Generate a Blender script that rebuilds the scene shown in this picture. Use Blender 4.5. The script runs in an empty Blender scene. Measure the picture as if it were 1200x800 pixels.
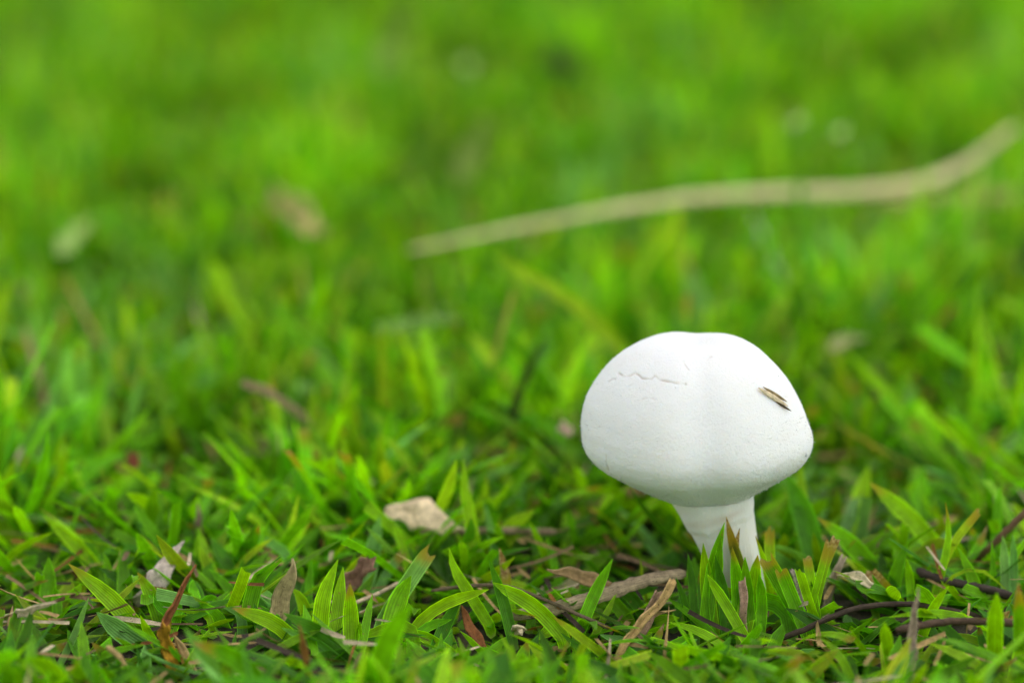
import bpy, math, random
import numpy as np
from mathutils import Vector, Matrix, noise as mnoise

random.seed(7)
RNG = np.random.default_rng(11)
SC = bpy.context.scene
COL = SC.collection

# ------------------------------------------------------------------ camera
PITCH = math.radians(17.0)
CAM_H = 0.254
LENS, SENSOR = 90.0, 36.0
K = SENSOR / 1200.0 / LENS                      # tangent of one photograph pixel
cam_d = bpy.data.cameras.new('camera')
cam = bpy.data.objects.new('camera', cam_d)
COL.objects.link(cam)
cam.location = (0, 0, CAM_H)
cam.rotation_euler = (math.radians(90) - PITCH, 0, 0)
cam_d.lens, cam_d.sensor_width, cam_d.sensor_fit = LENS, SENSOR, 'HORIZONTAL'
cam_d.clip_start, cam_d.clip_end = 0.01, 500
cam_d.dof.use_dof = True
cam_d.dof.focus_distance = 0.625
cam_d.dof.aperture_fstop = 4.4
cam_d.dof.aperture_blades = 0
SC.camera = cam

# ------------------------------------------------------------------ sky, sun, exposure
SUN_EL, SUN_AZ = math.radians(64), math.radians(100)       # azimuth measured from +Y (away from camera) to +X
w = bpy.data.worlds.new('World'); SC.world = w; w.use_nodes = True
nt = w.node_tree; nt.nodes.clear()
sky = nt.nodes.new('ShaderNodeTexSky'); sky.sky_type = 'NISHITA'; sky.sun_disc = False
sky.sun_elevation, sky.sun_rotation = SUN_EL, SUN_AZ
sky.air_density, sky.dust_density, sky.ozone_density = 1.0, 0.4, 1.0
hs = nt.nodes.new('ShaderNodeHueSaturation'); hs.inputs['Saturation'].default_value = 0.14
bg = nt.nodes.new('ShaderNodeBackground'); bg.inputs['Strength'].default_value = 0.15
wo = nt.nodes.new('ShaderNodeOutputWorld')
nt.links.new(sky.outputs[0], hs.inputs['Color']); nt.links.new(hs.outputs[0], bg.inputs['Color'])
nt.links.new(bg.outputs[0], wo.inputs['Surface'])
sl = bpy.data.lights.new('sun', 'SUN'); sl.energy = 0.5; sl.angle = math.radians(60); sl.color = (1, 0.96, 0.9)
sun = bpy.data.objects.new('sun', sl); COL.objects.link(sun)
sd = Vector((math.sin(SUN_AZ) * math.cos(SUN_EL), math.cos(SUN_AZ) * math.cos(SUN_EL), math.sin(SUN_EL)))
sun.rotation_euler = sd.to_track_quat('Z', 'Y').to_euler(); sun.location = (0.3, 1, 2)
vs = SC.view_settings
vs.view_transform = 'Standard'; vs.look = 'None'; vs.gamma = 1; vs.use_curve_mapping = False
vs.exposure = 0.95
SC.cycles.max_bounces = 8; SC.cycles.diffuse_bounces = 4; SC.cycles.transmission_bounces = 6
SC.cycles.adaptive_threshold = 0.02
SC.cycles.use_denoising = True

# ------------------------------------------------------------------ pixel <-> place
FWD = Vector((0, math.cos(PITCH), -math.sin(PITCH))); UP = Vector((0, math.sin(PITCH), math.cos(PITCH)))
CAM = Vector((0, 0, CAM_H))
def ray(x, y): return FWD + Vector((1, 0, 0)) * ((x - 600) * K) - UP * ((y - 400) * K)
def at_depth(x, y, d): return CAM + ray(x, y) * d
def depth_on(x, y, z=0.0): return (z - CAM_H) / ray(x, y).z
def on_ground(x, y, z=0.0): return at_depth(x, y, depth_on(x, y, z))
def project(P):                                  # N x 3 array -> px, py, depth
    Q = P - np.array(CAM)
    d = Q @ np.array(FWD); u = Q @ np.array(UP)
    return 600 + Q[:, 0] / d / K, 400 - u / d / K, d

# ------------------------------------------------------------------ node helpers
def new_mat(name):
    m = bpy.data.materials.new(name); m.use_nodes = True
    n = m.node_tree; n.nodes.clear()
    return m, n
class N:
    def __init__(s, tree): s.t = tree
    def add(s, typ, **kw):
        n = s.t.nodes.new(typ)
        for k, v in kw.items(): setattr(n, k, v)
        return n
    def link(s, a, b): s.t.links.new(a, b)
    def val(s, inp, v):
        if hasattr(v, 'is_linked') or hasattr(v, 'links'): s.t.links.new(v, inp)
        else: inp.default_value = v
    def math(s, op, a, b=0.0, c=None, clamp=False):
        n = s.add('ShaderNodeMath', operation=op, use_clamp=clamp)
        s.val(n.inputs[0], a); s.val(n.inputs[1], b)
        if c is not None: s.val(n.inputs[2], c)
        return n.outputs[0]
    def remap(s, v, a, b, c=0.0, d=1.0, smooth=True):
        n = s.add('ShaderNodeMapRange', interpolation_type='SMOOTHSTEP' if smooth else 'LINEAR')
        for i, q in enumerate((v, a, b, c, d)): s.val(n.inputs[i], q)
        return n.outputs[0]
    def mix(s, f, a, b, mode='MIX'):
        n = s.add('ShaderNodeMix', data_type='RGBA', blend_type=mode)
        s.val(n.inputs[0], f); s.val(n.inputs[6], a); s.val(n.inputs[7], b)
        return n.outputs[2]
    def noise(s, scale, detail=3, rough=0.55, vec=None, out='Fac'):
        n = s.add('ShaderNodeTexNoise'); n.inputs['Scale'].default_value = scale
        n.inputs['Detail'].default_value = detail; n.inputs['Roughness'].default_value = rough
        if vec is not None: s.link(vec, n.inputs['Vector'])
        return n.outputs[out]
def col4(c): return (c[0], c[1], c[2], 1.0)

def grass_material():
    m, t = new_mat('grass_blade'); n = N(t)
    tint = n.add('ShaderNodeAttribute', attribute_name='tint').outputs['Color']
    bp = n.add('ShaderNodeSeparateXYZ'); n.link(n.add('ShaderNodeAttribute', attribute_name='bp').outputs['Vector'], bp.inputs[0])
    u, v, dry = bp.outputs
    pos = n.add('ShaderNodeNewGeometry').outputs['Position']
    nz = n.noise(260, 4, 0.6, pos); nf = n.noise(1400, 2, 0.5, pos)
    veins = n.math('SINE', n.math('MULTIPLY', u, 47.0))
    vein = n.math('MULTIPLY_ADD', veins, 0.2, 1.0)
    mid = n.remap(n.math('ABSOLUTE', n.math('SUBTRACT', u, 0.5)), 0.0, 0.07, 1.28, 1.0)
    edge = n.remap(n.math('ABSOLUTE', n.math('SUBTRACT', u, 0.5)), 0.38, 0.5, 1.0, 1.8)
    blot = n.remap(nz, 0.3, 0.7, 0.78, 1.2)
    f = n.math('MULTIPLY', n.math('MULTIPLY', vein, mid), n.math('MULTIPLY', edge, blot))
    comb = n.add('ShaderNodeCombineColor')
    for i in range(3): n.link(f, comb.inputs[i])
    c = n.mix(1.0, tint, comb.outputs[0], 'MULTIPLY')
    # pale sheath at the root, yellow then brown at a withered tip
    c = n.mix(n.remap(v, 0.0, 0.16, 0.5, 0.0), c, (0.26, 0.30, 0.09, 1))
    tipv = n.math('ADD', v, n.math('MULTIPLY_ADD', nz, 0.24, -0.12))
    lim = n.math('SUBTRACT', 1.0, dry)
    yel = n.math('MULTIPLY', n.remap(tipv, n.math('SUBTRACT', lim, 0.16), lim), n.math('GREATER_THAN', dry, 0.01))
    c = n.mix(n.math('MULTIPLY', yel, 0.8), c, (0.38, 0.24, 0.02, 1))
    brn = n.math('MULTIPLY', n.remap(tipv, lim, n.math('ADD', lim, 0.12)), n.math('GREATER_THAN', dry, 0.01))
    dc = n.mix(n.remap(nf, 0.35, 0.65), (0.24, 0.12, 0.04, 1), (0.52, 0.37, 0.19, 1))
    c = n.mix(brn, c, dc)
    spots = n.remap(n.noise(900, 2, 0.4, pos), 0.70, 0.76, 0.0, 0.55)
    c = n.mix(spots, c, (0.30, 0.19, 0.05, 1))
    p = n.add('ShaderNodeBsdfPrincipled'); n.link(c, p.inputs['Base Color'])
    n.val(p.inputs['Roughness'], n.remap(nf, 0.2, 0.8, 0.30, 0.48)); p.inputs['Specular IOR Level'].default_value = 0.24
    bump = n.add('ShaderNodeBump'); bump.inputs['Strength'].default_value = 0.5; bump.inputs['Distance'].default_value = 0.00025
    n.link(n.math('ADD', n.math('MULTIPLY', veins, 0.5), nf), bump.inputs['Height']); n.link(bump.outputs[0], p.inputs['Normal'])
    tr = n.add('ShaderNodeBsdfTranslucent')
    n.link(n.mix(1.0, c, (1.2, 1.3, 0.4, 1), 'MULTIPLY'), tr.inputs['Color'])
    mx = n.add('ShaderNodeMixShader'); mx.inputs[0].default_value = 0.44
    n.link(p.outputs[0], mx.inputs[1]); n.link(tr.outputs[0], mx.inputs[2])
    o = n.add('ShaderNodeOutputMaterial'); n.link(mx.outputs[0], o.inputs['Surface'])
    return m

def dry_material():
    m, t = new_mat('dry_grass'); n = N(t)
    tint = n.add('ShaderNodeAttribute', attribute_name='tint').outputs['Color']
    bp = n.add('ShaderNodeSeparateXYZ'); n.link(n.add('ShaderNodeAttribute', attribute_name='bp').outputs['Vector'], bp.inputs[0])
    u, v, _ = bp.outputs
    pos = n.add('ShaderNodeNewGeometry').outputs['Position']
    cv = n.add('ShaderNodeCombineXYZ'); n.link(n.math('MULTIPLY', u, 14.0), cv.inputs[0]); n.link(n.math('MULTIPLY', v, 5.0), cv.inputs[1])
    fib = n.noise(2.2, 5, 0.7, cv.outputs[0])
    nz = n.noise(700, 3, 0.6, pos)
    f = n.math('MULTIPLY', n.remap(fib, 0.3, 0.7, 0.65, 1.25), n.remap(nz, 0.3, 0.7, 0.75, 1.2))
    comb = n.add('ShaderNodeCombineColor')
    for i in range(3): n.link(f, comb.inputs[i])
    c = n.mix(1.0, tint, comb.outputs[0], 'MULTIPLY')
    c = n.mix(n.remap(n.noise(1600, 2, 0.5, pos), 0.64, 0.70, 0, 0.7), c, (0.035, 0.025, 0.015, 1))
    p = n.add('ShaderNodeBsdfPrincipled'); n.link(c, p.inputs['Base Color']); p.inputs['Roughness'].default_value = 0.75
    p.inputs['Specular IOR Level'].default_value = 0.2
    bump = n.add('ShaderNodeBump'); bump.inputs['Strength'].default_value = 0.8; bump.inputs['Distance'].default_value = 0.0004
    n.link(n.math('ADD', fib, nz), bump.inputs['Height']); n.link(bump.outputs[0], p.inputs['Normal'])
    o = n.add('ShaderNodeOutputMaterial'); n.link(p.outputs[0], o.inputs['Surface'])
    return m

def soil_material():
    m, t = new_mat('soil'); n = N(t)
    pos = n.add('ShaderNodeNewGeometry').outputs['Position']
    a = n.noise(60, 6, 0.65, pos); b = n.noise(420, 4, 0.6, pos)
    c = n.mix(n.remap(a, 0.35, 0.65), (0.022, 0.016, 0.009, 1), (0.055, 0.040, 0.022, 1))
    c = n.mix(n.remap(b, 0.55, 0.7), c, (0.11, 0.08, 0.045, 1))
    dist = n.add('ShaderNodeVectorMath', operation='LENGTH'); n.link(pos, dist.inputs[0])
    far = n.remap(dist.outputs['Value'], 2.6, 4.2)
    gr = n.mix(n.remap(n.noise(35, 5, 0.7, pos), 0.3, 0.7), (0.03, 0.09, 0.008, 1), (0.09, 0.2, 0.015, 1))
    c = n.mix(far, c, gr)
    p = n.add('ShaderNodeBsdfPrincipled'); n.link(c, p.inputs['Base Color']); p.inputs['Roughness'].default_value = 0.95
    bump = n.add('ShaderNodeBump'); bump.inputs['Distance'].default_value = 0.002
    n.link(n.math('ADD', a, b), bump.inputs['Height']); n.link(bump.outputs[0], p.inputs['Normal'])
    o = n.add('ShaderNodeOutputMaterial'); n.link(p.outputs[0], o.inputs['Surface'])
    return m

def mushroom_material(name, stem=False):
    m, t = new_mat(name); n = N(t)
    pos = n.add('ShaderNodeTexCoord').outputs['Object']
    mp = n.add('ShaderNodeMapping'); n.link(pos, mp.inputs['Vector'])
    mp.inputs['Scale'].default_value = (1, 1, 0.22) if stem else (1, 1, 0.75)
    a = n.noise(2300, 4, 0.65, mp.outputs[0]); b = n.noise(420, 4, 0.6, mp.outputs[0]); g = n.noise(70, 3, 0.5, pos)
    base = (0.72, 0.72, 0.64, 1) if stem else (0.80, 0.80, 0.79, 1)
    c = n.mix(n.remap(g, 0.35, 0.7, 0, 0.35), base, (0.76, 0.75, 0.69, 1))
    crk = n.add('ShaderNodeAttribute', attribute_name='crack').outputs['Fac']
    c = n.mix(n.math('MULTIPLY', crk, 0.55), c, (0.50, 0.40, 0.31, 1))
    p = n.add('ShaderNodeBsdfPrincipled'); n.link(c, p.inputs['Base Color'])
    p.inputs['Roughness'].default_value = 0.8; p.inputs['Specular IOR Level'].default_value = 0.15
    p.inputs['Subsurface Weight'].default_value = 0.75
    p.inputs['Subsurface Radius'].default_value = (1.0, 0.8, 0.6); p.inputs['Subsurface Scale'].default_value = 0.005
    bump = n.add('ShaderNodeBump'); bump.inputs['Strength'].default_value = 0.8; bump.inputs['Distance'].default_value = 0.0006
    n.link(n.math('ADD', n.math('MULTIPLY', a, 0.9), n.math('MULTIPLY', b, 0.45)), bump.inputs['Height']); n.link(bump.outputs[0], p.inputs['Normal'])
    o = n.add('ShaderNodeOutputMaterial'); n.link(p.outputs[0], o.inputs['Surface'])
    return m

MG, MD, MS = grass_material(), dry_material(), soil_material()
MCAP, MSTEM = mushroom_material('mushroom_cap'), mushroom_material('mushroom_stem', True)

# ------------------------------------------------------------------ mesh helpers
def mesh_from(name, V, F, mat, tint=None, bp=None, extra=None, smooth=True):
    """V: n x 3, F: m x 4 (quads) arrays."""
    V = np.asarray(V, np.float32); F = np.asarray(F, np.int32)
    me = bpy.data.meshes.new(name)
    me.vertices.add(len(V)); me.vertices.foreach_set('co', V.ravel())
    k = F.shape[1]
    me.loops.add(F.size); me.loops.foreach_set('vertex_index', F.ravel())
    me.polygons.add(len(F)); me.polygons.foreach_set('loop_start', np.arange(0, F.size, k, dtype=np.int32))
    me.polygons.foreach_set('loop_total', np.full(len(F), k, np.int32))
    me.polygons.foreach_set('use_smooth', np.full(len(F), smooth))
    me.update(calc_edges=True)
    if tint is not None:
        tint = np.asarray(tint, np.float32)
        if tint.ndim == 1: tint = np.tile(tint, (len(V), 1))
        a = me.attributes.new('tint', 'FLOAT_COLOR', 'POINT')
        a.data.foreach_set('color', np.concatenate([tint, np.ones((len(V), 1), np.float32)], 1).ravel())
    if bp is not None:
        a = me.attributes.new('bp', 'FLOAT_VECTOR', 'POINT'); a.data.foreach_set('vector', np.asarray(bp, np.float32).ravel())
    if extra is not None:
        for nm, arr in extra.items():
            a = me.attributes.new(nm, 'FLOAT', 'POINT'); a.data.foreach_set('value', np.asarray(arr, np.float32))
    me.materials.append(mat)
    return me
def link(name, me, loc=(0, 0, 0), parent=None):
    o = bpy.data.objects.new(name, me); COL.objects.link(o); o.location = loc; o.parent = parent
    return o
def tag(o, label, cat, group=None):
    o['label'] = label; o['category'] = cat
    if group: o['group'] = group
    return o
def empty(name, loc, label, cat, group=None):
    o = bpy.data.objects.new(name, None); o.empty_display_size = 0.01; COL.objects.link(o); o.location = loc
    return tag(o, label, cat, group)

def spline(P, n):
    """Catmull-Rom through the points, n samples, about even in length."""
    P = [Vector(p) for p in P]
    if len(P) == 2: P = [P[0], P[0].lerp(P[1], 0.5), P[1]]
    Q = [P[0] * 2 - P[1]] + P + [P[-1] * 2 - P[-2]]
    S = []
    for i in range(1, len(Q) - 2):
        a, b, c, d = Q[i - 1], Q[i], Q[i + 1], Q[i + 2]
        for j in range(12):
            t = j / 12
            S.append(0.5 * ((2 * b) + (c - a) * t + (2 * a - 5 * b + 4 * c - d) * t * t + (3 * b - a - 3 * c + d) * t ** 3))
    S.append(P[-1].copy())
    L = [0.0]
    for i in range(1, len(S)): L.append(L[-1] + (S[i] - S[i - 1]).length)
    out = []; j = 0
    for k in range(n):
        s = L[-1] * k / (n - 1)
        while j < len(S) - 2 and L[j + 1] < s: j += 1
        f = (s - L[j]) / max(1e-9, L[j + 1] - L[j])
        out.append(S[j].lerp(S[j + 1], min(1, max(0, f))))
    return out, L[-1]

TINT = dict(G=(0.15, 0.40, 0.003), L=(0.255, 0.50, 0.003), D=(0.068, 0.22, 0.005), B=(0.18, 0.40, 0.08),
            Y=(0.32, 0.48, 0.012), T=(0.55, 0.37, 0.15), W=(0.66, 0.54, 0.34), R=(0.26, 0.10, 0.03), O=(0.34, 0.15, 0.03),
            K=(0.075, 0.052, 0.036), P=(0.38, 0.24, 0.15), S=(0.045, 0.09, 0.012), M=(0.27, 0.175, 0.085))

def blade_arrays(path, width, roll=0.0, fold=0.35, cut=False, tip=0.34, base=0.75, across=5, ragged=0.0):
    """A leaf blade along a path (list of Vectors): quad strip with a V fold and a tapered or mown tip."""
    n = len(path); V, BP = [], []
    us = [i / (across - 1) for i in range(across)]
    prev = None
    for k, p in enumerate(path):
        tg = (path[min(n - 1, k + 1)] - path[max(0, k - 1)]).normalized()
        view = (CAM - p).normalized()
        s = tg.cross(view)
        if s.length < 0.2: s = tg.cross(Vector((0, 0, 1)))
        s.normalize()
        if prev is not None and s.dot(prev) < 0: s = -s
        s = Matrix.Rotation(roll * (0.6 + 0.4 * k / n), 3, tg) @ s
        prev = s
        nor = s.cross(tg).normalized()
        if nor.dot(view) < 0 and roll == 0: nor = -nor
        t = k / (n - 1)
        wd = base + (1 - base) * min(1, t / 0.3) ** 0.6
        if ragged: wd *= 1 + ragged * mnoise.noise(path[0] * 900 + Vector((0, 0, t * 5)))
        if not cut and t > 1 - tip: wd *= max(0.04, (1 - ((t - (1 - tip)) / tip) ** 1.9))
        if cut and t > 0.9: wd *= 0.92
        h = width * 0.5 * wd
        for u in us:
            e = 2 * u - 1
            jag = (random.uniform(-0.5, 0.3) * width if (cut and k == n - 1) else 0)
            V.append(p + s * (e * h * (1 - 0.1 * fold)) - nor * (h * fold * (1 - abs(e))) + tg * jag)
            BP.append((u, t, 0))
    F = [(k * across + i, k * across + i + 1, (k + 1) * across + i + 1, (k + 1) * across + i)
         for k in range(n - 1) for i in range(across - 1)]
    return V, F, BP

def tube_arrays(path, rad, flat=1.0, sides=8, rough=0.0, taper=None, seed=0):
    """A closed stalk or twig: elliptic rings along a path; rad may vary through taper(t)."""
    n = len(path); V, BP = [], []
    for k, p in enumerate(path):
        tg = (path[min(n - 1, k + 1)] - path[max(0, k - 1)]).normalized()
        view = (CAM - p).normalized()
        s = tg.cross(view).normalized(); nor = s.cross(tg).normalized()
        t = k / (n - 1); r = rad * (taper(t) if taper else 1)
        if k in (0, n - 1): r *= 0.55
        for j in range(sides):
            a = 2 * math.pi * j / sides
            q = r * (1 + rough * (mnoise.noise(Vector((math.cos(a) * 2 + seed, math.sin(a) * 2, t * 22 + seed))))) * (1 + 0.25 * rough * math.cos(5 * a))
            V.append(p + s * (math.cos(a) * q) + nor * (math.sin(a) * q * flat)); BP.append((j / sides, t, 0))
    F = [(k * sides + j, k * sides + (j + 1) % sides, (k + 1) * sides + (j + 1) % sides, (k + 1) * sides + j)
         for k in range(n - 1) for j in range(sides)]
    for k0, rev in ((0, True), (n - 1, False)):
        c = len(V); ring = [k0 * sides + j for j in range(sides)]
        V.append(sum((V[i] for i in ring), Vector()) / sides); BP.append((0.5, k0 / (n - 1), 0))
        for j in range(0, sides, 2):
            q = (c, ring[j], ring[(j + 1) % sides], ring[(j + 2) % sides])
            F.append(q[::-1] if rev else q)
    return V, F, BP

def px_path(pts, row, lean=0.0, elev=None, sink=0.003):
    """Photograph points (root to tip) to places: standing at the ground under `row`, or lying at height elev."""
    if elev is not None:
        if not isinstance(elev, (list, tuple)): elev = [elev] * len(pts)
        return [on_ground(x, y, e) for (x, y), e in zip(pts, elev)]
    pts = list(pts)
    if pts[0][1] < row - 4:
        (x0, y0), (x1, y1) = pts[0], pts[1]
        k = max(-0.5, min(0.5, (x0 - x1) / max(8, y0 - y1)))
        pts = [(x0 + k * (row - y0) * 0.5, row)] + pts
    else:
        pts[0] = (pts[0][0], row)
    d0 = depth_on(pts[0][0], pts[0][1])
    L = [0.0]
    for a, b in zip(pts, pts[1:]): L.append(L[-1] + math.hypot(b[0] - a[0], b[1] - a[1]))
    out = []
    for (x, y), l in zip(pts, L):
        d = min(d0 + lean * l / L[-1], depth_on(x, y, 0.0015) if ray(x, y).z < 0 else 9)
        out.append(at_depth(x, y, d))
    out[0] = out[0] + (out[0] - out[1]).normalized() * sink
    return out

def vary(c, s=0.12):
    k = 1 + random.uniform(-s, s)
    return tuple(max(0.002, q * k * (1 + random.uniform(-s, s) * 0.6)) for q in c)

def blade_object(name, path, wpx, tint, root, parent=None, dry=0.0, cut=False, roll=None, fold=None, n=9, dead=False):
    d = (path[0] - CAM).dot(FWD)
    P, _ = spline(path, n)
    roll = random.uniform(-0.5, 0.5) if roll is None else roll
    V, F, BP = blade_arrays(P, wpx * K * d, roll, random.uniform(0.35, 0.85) if fold is None else fold, cut,
                            tip=random.uniform(0.28, 0.5))
    V = np.array([v - root for v in V]); BP = np.array(BP); BP[:, 2] = dry
    c = np.array(vary(TINT[tint] if isinstance(tint, str) else tint))
    return link(name, mesh_from(name, V, F, MD if dead else MG, c, BP), (0, 0, 0) if parent else root, parent)

# ------------------------------------------------------------------ ground
def ground_z(x, y):
    return 0.003 * np.sin(x * 31 + 1.3) * np.cos(y * 27) + 0.0025 * np.sin(x * 67 + y * 53)
def build_ground():
    def axis(lo, hi, step):
        a = list(np.arange(lo, hi + 1e-6, step))
        g = step
        while a[-1] < 90: g *= 1.6; a.append(a[-1] + g)
        g = step
        while a[0] > -90: g *= 1.6; a.insert(0, a[0] - g)
        return np.array(a)
    xs, ys = axis(-1.5, 1.5, 0.02), axis(0.0, 3.0, 0.02)
    X, Y = np.meshgrid(xs, ys)
    Z = ground_z(X, Y) * np.exp(-(np.abs(X) / 4) ** 4 - (np.abs(Y) / 6) ** 4) - 0.001
    V = np.stack([X.ravel(), Y.ravel(), Z.ravel()], 1)
    nx, ny = len(xs), len(ys)
    i = np.arange(nx - 1)[None, :] + np.arange(ny - 1)[:, None] * nx
    F = np.stack([i, i + 1, i + nx + 1, i + nx], -1).reshape(-1, 4)
    o = link('ground', mesh_from('ground', V, F, MS)); o['kind'] = 'structure'
    o['label'] = 'brown soil under the lawn'
    return o
build_ground()

# ------------------------------------------------------------------ mushroom
BASE_PX, CAPC_PX = (868, 702), (812.5, 493)
M_BASE = on_ground(*BASE_PX)
M_DCAP = (M_BASE - CAM).dot(FWD) - 0.0137
M_CAP = at_depth(*CAPC_PX, M_DCAP)
PX = K * M_DCAP
CAP_A, CAP_C = 134.5 * PX, 100.0 * PX
def bezier_profile():
    ctl = [(0.0, 0.945), (0.14, 0.965), (0.30, 0.975), (0.47, 0.915), (0.63, 0.775), (0.78, 0.55), (0.90, 0.27), (0.975, 0.02), (1.0, -0.18),
           (0.972, -0.325), (0.90, -0.455), (0.79, -0.565), (0.67, -0.67), (0.55, -0.77), (0.465, -0.84), (0.41, -0.87), (0.36, -0.83), (0.34, -0.72), (0.345, -0.5)]
    P, _ = spline([Vector((a, b, 0)) for a, b in ctl], 300)
    return np.array([(p.x, p.y) for p in P])
CAP_TILT = Matrix.Rotation(math.radians(-1.5), 3, 'Y') @ Matrix.Rotation(math.radians(-2), 3, 'X')
CRACKS = [([(725, 437), (731, 441), (738, 440), (743, 437), (748, 439), (752, 443), (763, 444), (767, 440), (773, 445), (785, 447), (793, 449), (804, 450)], 0.9, 1.3),
          ([(713, 447), (717, 444), (721, 444)], 0.6, 1.0), ([(800, 423), (803, 428), (807, 433)], 0.5, 1.1),
          ([(828, 423), (831, 419), (834, 418)], 0.4, 1.1), ([(710, 533), (710, 542), (713, 551)], 0.6, 1.1),
          ([(752, 467), (760, 466), (768, 468)], 0.35, 1.2), ([(876, 463), (882, 464)], 0.3, 1.2), ([(733, 455), (741, 450)], 0.3, 1.0)]
def build_cap(root):
    prof = bezier_profile(); m = 660
    th = np.linspace(0, 2 * np.pi, m, endpoint=False)
    R = prof[:, 0][:, None] * CAP_A * np.ones((1, m)); Z = prof[:, 1][:, None] * CAP_C * np.ones((1, m))
    TH = np.ones((len(prof), 1)) * th[None, :]
    fr = -math.pi / 2 + 0.04                                    # the front furrow
    def dang(a, b): return np.abs((a - b + np.pi) % (2 * np.pi) - np.pi)
    rr = prof[:, 0][:, None]
    fade = np.clip(rr / 0.5, 0, 1)
    R = R * (1 + 0.012 * np.cos(3 * TH + 0.7) * fade + 0.008 * np.cos(5 * TH + 2.0) * fade)
    furrow = np.exp(-(dang(TH, fr) / 0.23) ** 2) * fade * 0.07 + np.exp(-(dang(TH, fr - 0.95) / 0.3) ** 2) * fade * 0.02
    R = R * (1 - furrow)
    V = np.stack([R * np.cos(TH), R * np.sin(TH), Z], -1).reshape(-1, 3)
    # the shallow saddle across the top, running away from the viewer
    top = V[:, 2] > 0.3 * CAP_C
    V[:, 2] -= np.where(top, 0.024 * CAP_C * np.exp(-((V[:, 0] - 0.06 * CAP_A) / (0.13 * CAP_A)) ** 2) * np.clip((V[:, 2] / CAP_C - 0.3) / 0.5, 0, 1), 0)
    V[:, 0] *= np.where(V[:, 0] < 0, 1 + 0.06 * np.clip(V[:, 2] / CAP_C * 2.5 + 0.2, 0, 1), 1)
    V[:, 0] += 0.10 * CAP_A * np.clip(-V[:, 2] / CAP_C, 0, 1)
    nrm = V / np.maximum(1e-9, np.linalg.norm(V, axis=1, keepdims=True))
    dsp = np.zeros(len(V))
    for i, v in enumerate(V):
        q = Vector(v)
        low = min(1, max(0, (0.25 * CAP_C - v[2]) / (0.9 * CAP_C)))
        dsp[i] = (0.00030 * mnoise.noise(q * 90) + 0.00005 * mnoise.noise(q * 420) + (0.00004 + 0.00014 * low) * mnoise.noise(q * 1400)
                  + (0.00002 + 0.00010 * low) * mnoise.noise(q * 3000))
    V = V + nrm * dsp[:, None]
    W = V @ np.array(CAP_TILT).T + np.array(M_CAP)
    px, py, d = project(W)
    front = (d < M_DCAP - 0.002)
    crack = np.zeros(len(V))
    for pts, depth, sig in CRACKS:
        best = np.full(len(V), 1e9)
        for (x0, y0), (x1, y1) in zip(pts, pts[1:]):
            l2 = (x1 - x0) ** 2 + (y1 - y0) ** 2
            t = np.clip(((px - x0) * (x1 - x0) + (py - y0) * (y1 - y0)) / l2, 0, 1)
            best = np.minimum(best, np.hypot(px - x0 - t * (x1 - x0), py - y0 - t * (y1 - y0)))
        crack = np.maximum(crack, np.where(front, depth * np.clip(0.75 + 0.35 * np.sin(px * 0.21 + 1) + 0.25 * np.sin(px * 0.47), 0.15, 1) * np.exp(-(best / (sig * 0.85)) ** 2), 0))
    crack = np.clip(crack, 0, 1)
    W = W - (nrm @ np.array(CAP_TILT).T) * (crack * 0.00048)[:, None]
    n, F = len(prof), []
    i = (np.arange(n - 1)[:, None] * m + np.arange(m)[None, :]); j = (np.arange(n - 1)[:, None] * m + (np.arange(m)[None, :] + 1) % m)
    F = np.stack([i, i + m, j + m, j], -1).reshape(-1, 4)
    L = W - np.array(M_BASE)
    cap = link('cap', mesh_from('cap', L, F, MCAP, extra={'crack': crack}), parent=root)
    cap['label'] = 'white rounded cap with fine cracks and a shallow furrow'
    return W, px, py, d
mush = empty('mushroom', M_BASE, 'white button mushroom with a wide rounded cap standing in the lawn', 'mushroom')
CAPW, CPX, CPY, CD = build_cap(mush)
def build_stem():
    ctl = [at_depth(868, 716, M_DCAP + 0.0137), at_depth(864, 680, M_DCAP + 0.010), at_depth(855, 640, M_DCAP + 0.006), at_depth(842, 600, M_DCAP + 0.004), at_depth(826, 555, M_DCAP + 0.002)]
    P, _ = spline(ctl, 140); V, st = [], []; m = 110
    for k, p in enumerate(P):
        t = k / 139
        tg = (P[min(139, k + 1)] - P[max(0, k - 1)]).normalized()
        s = tg.cross(Vector((0, -1, 0))).normalized(); f = s.cross(tg).normalized()
        r = PX * np.interp(t, [0, 0.25, 0.5, 0.72, 0.85, 1], [31, 31, 34, 41, 46, 52])
        for j in range(m):
            a = 2 * math.pi * j / m
            q = r * (1 + 0.010 * math.sin(9 * a + 3 * t) + 0.03 * mnoise.noise(Vector((math.cos(a) * 2, math.sin(a) * 2, t * 3))) + 0.012 * mnoise.noise(Vector((math.cos(a) * 9, math.sin(a) * 9, t * 8))))
            # worn ring of veil left round the top, and the brown-tinted patch above it
            hem = 0.66 + 0.05 * mnoise.noise(Vector((math.cos(a) * 1.6, math.sin(a) * 1.6, 4))) + 0.02 * mnoise.noise(Vector((math.cos(a) * 6, math.sin(a) * 6, 1)))
            up_ = min(1, max(0, (t - hem) / 0.035)); q += r * 0.045 * up_ * (1 - 0.8 * min(1, max(0, (t - hem - 0.05) / 0.1)))
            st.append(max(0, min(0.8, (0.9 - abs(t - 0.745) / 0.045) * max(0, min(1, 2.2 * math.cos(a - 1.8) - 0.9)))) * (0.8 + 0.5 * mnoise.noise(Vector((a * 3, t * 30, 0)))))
            V.append(p + s * (q * math.cos(a)) + f * (q * math.sin(a)) - M_BASE)
    F = [(k * m + j, k * m + (j + 1) % m, (k + 1) * m + (j + 1) % m, (k + 1) * m + j) for k in range(139) for j in range(m)]
    link('stem', mesh_from('stem', np.array(V), F, MSTEM, extra={'crack': st}), parent=mush)  # the crack mask carries the brown-tinted patch here
build_stem()
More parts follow.
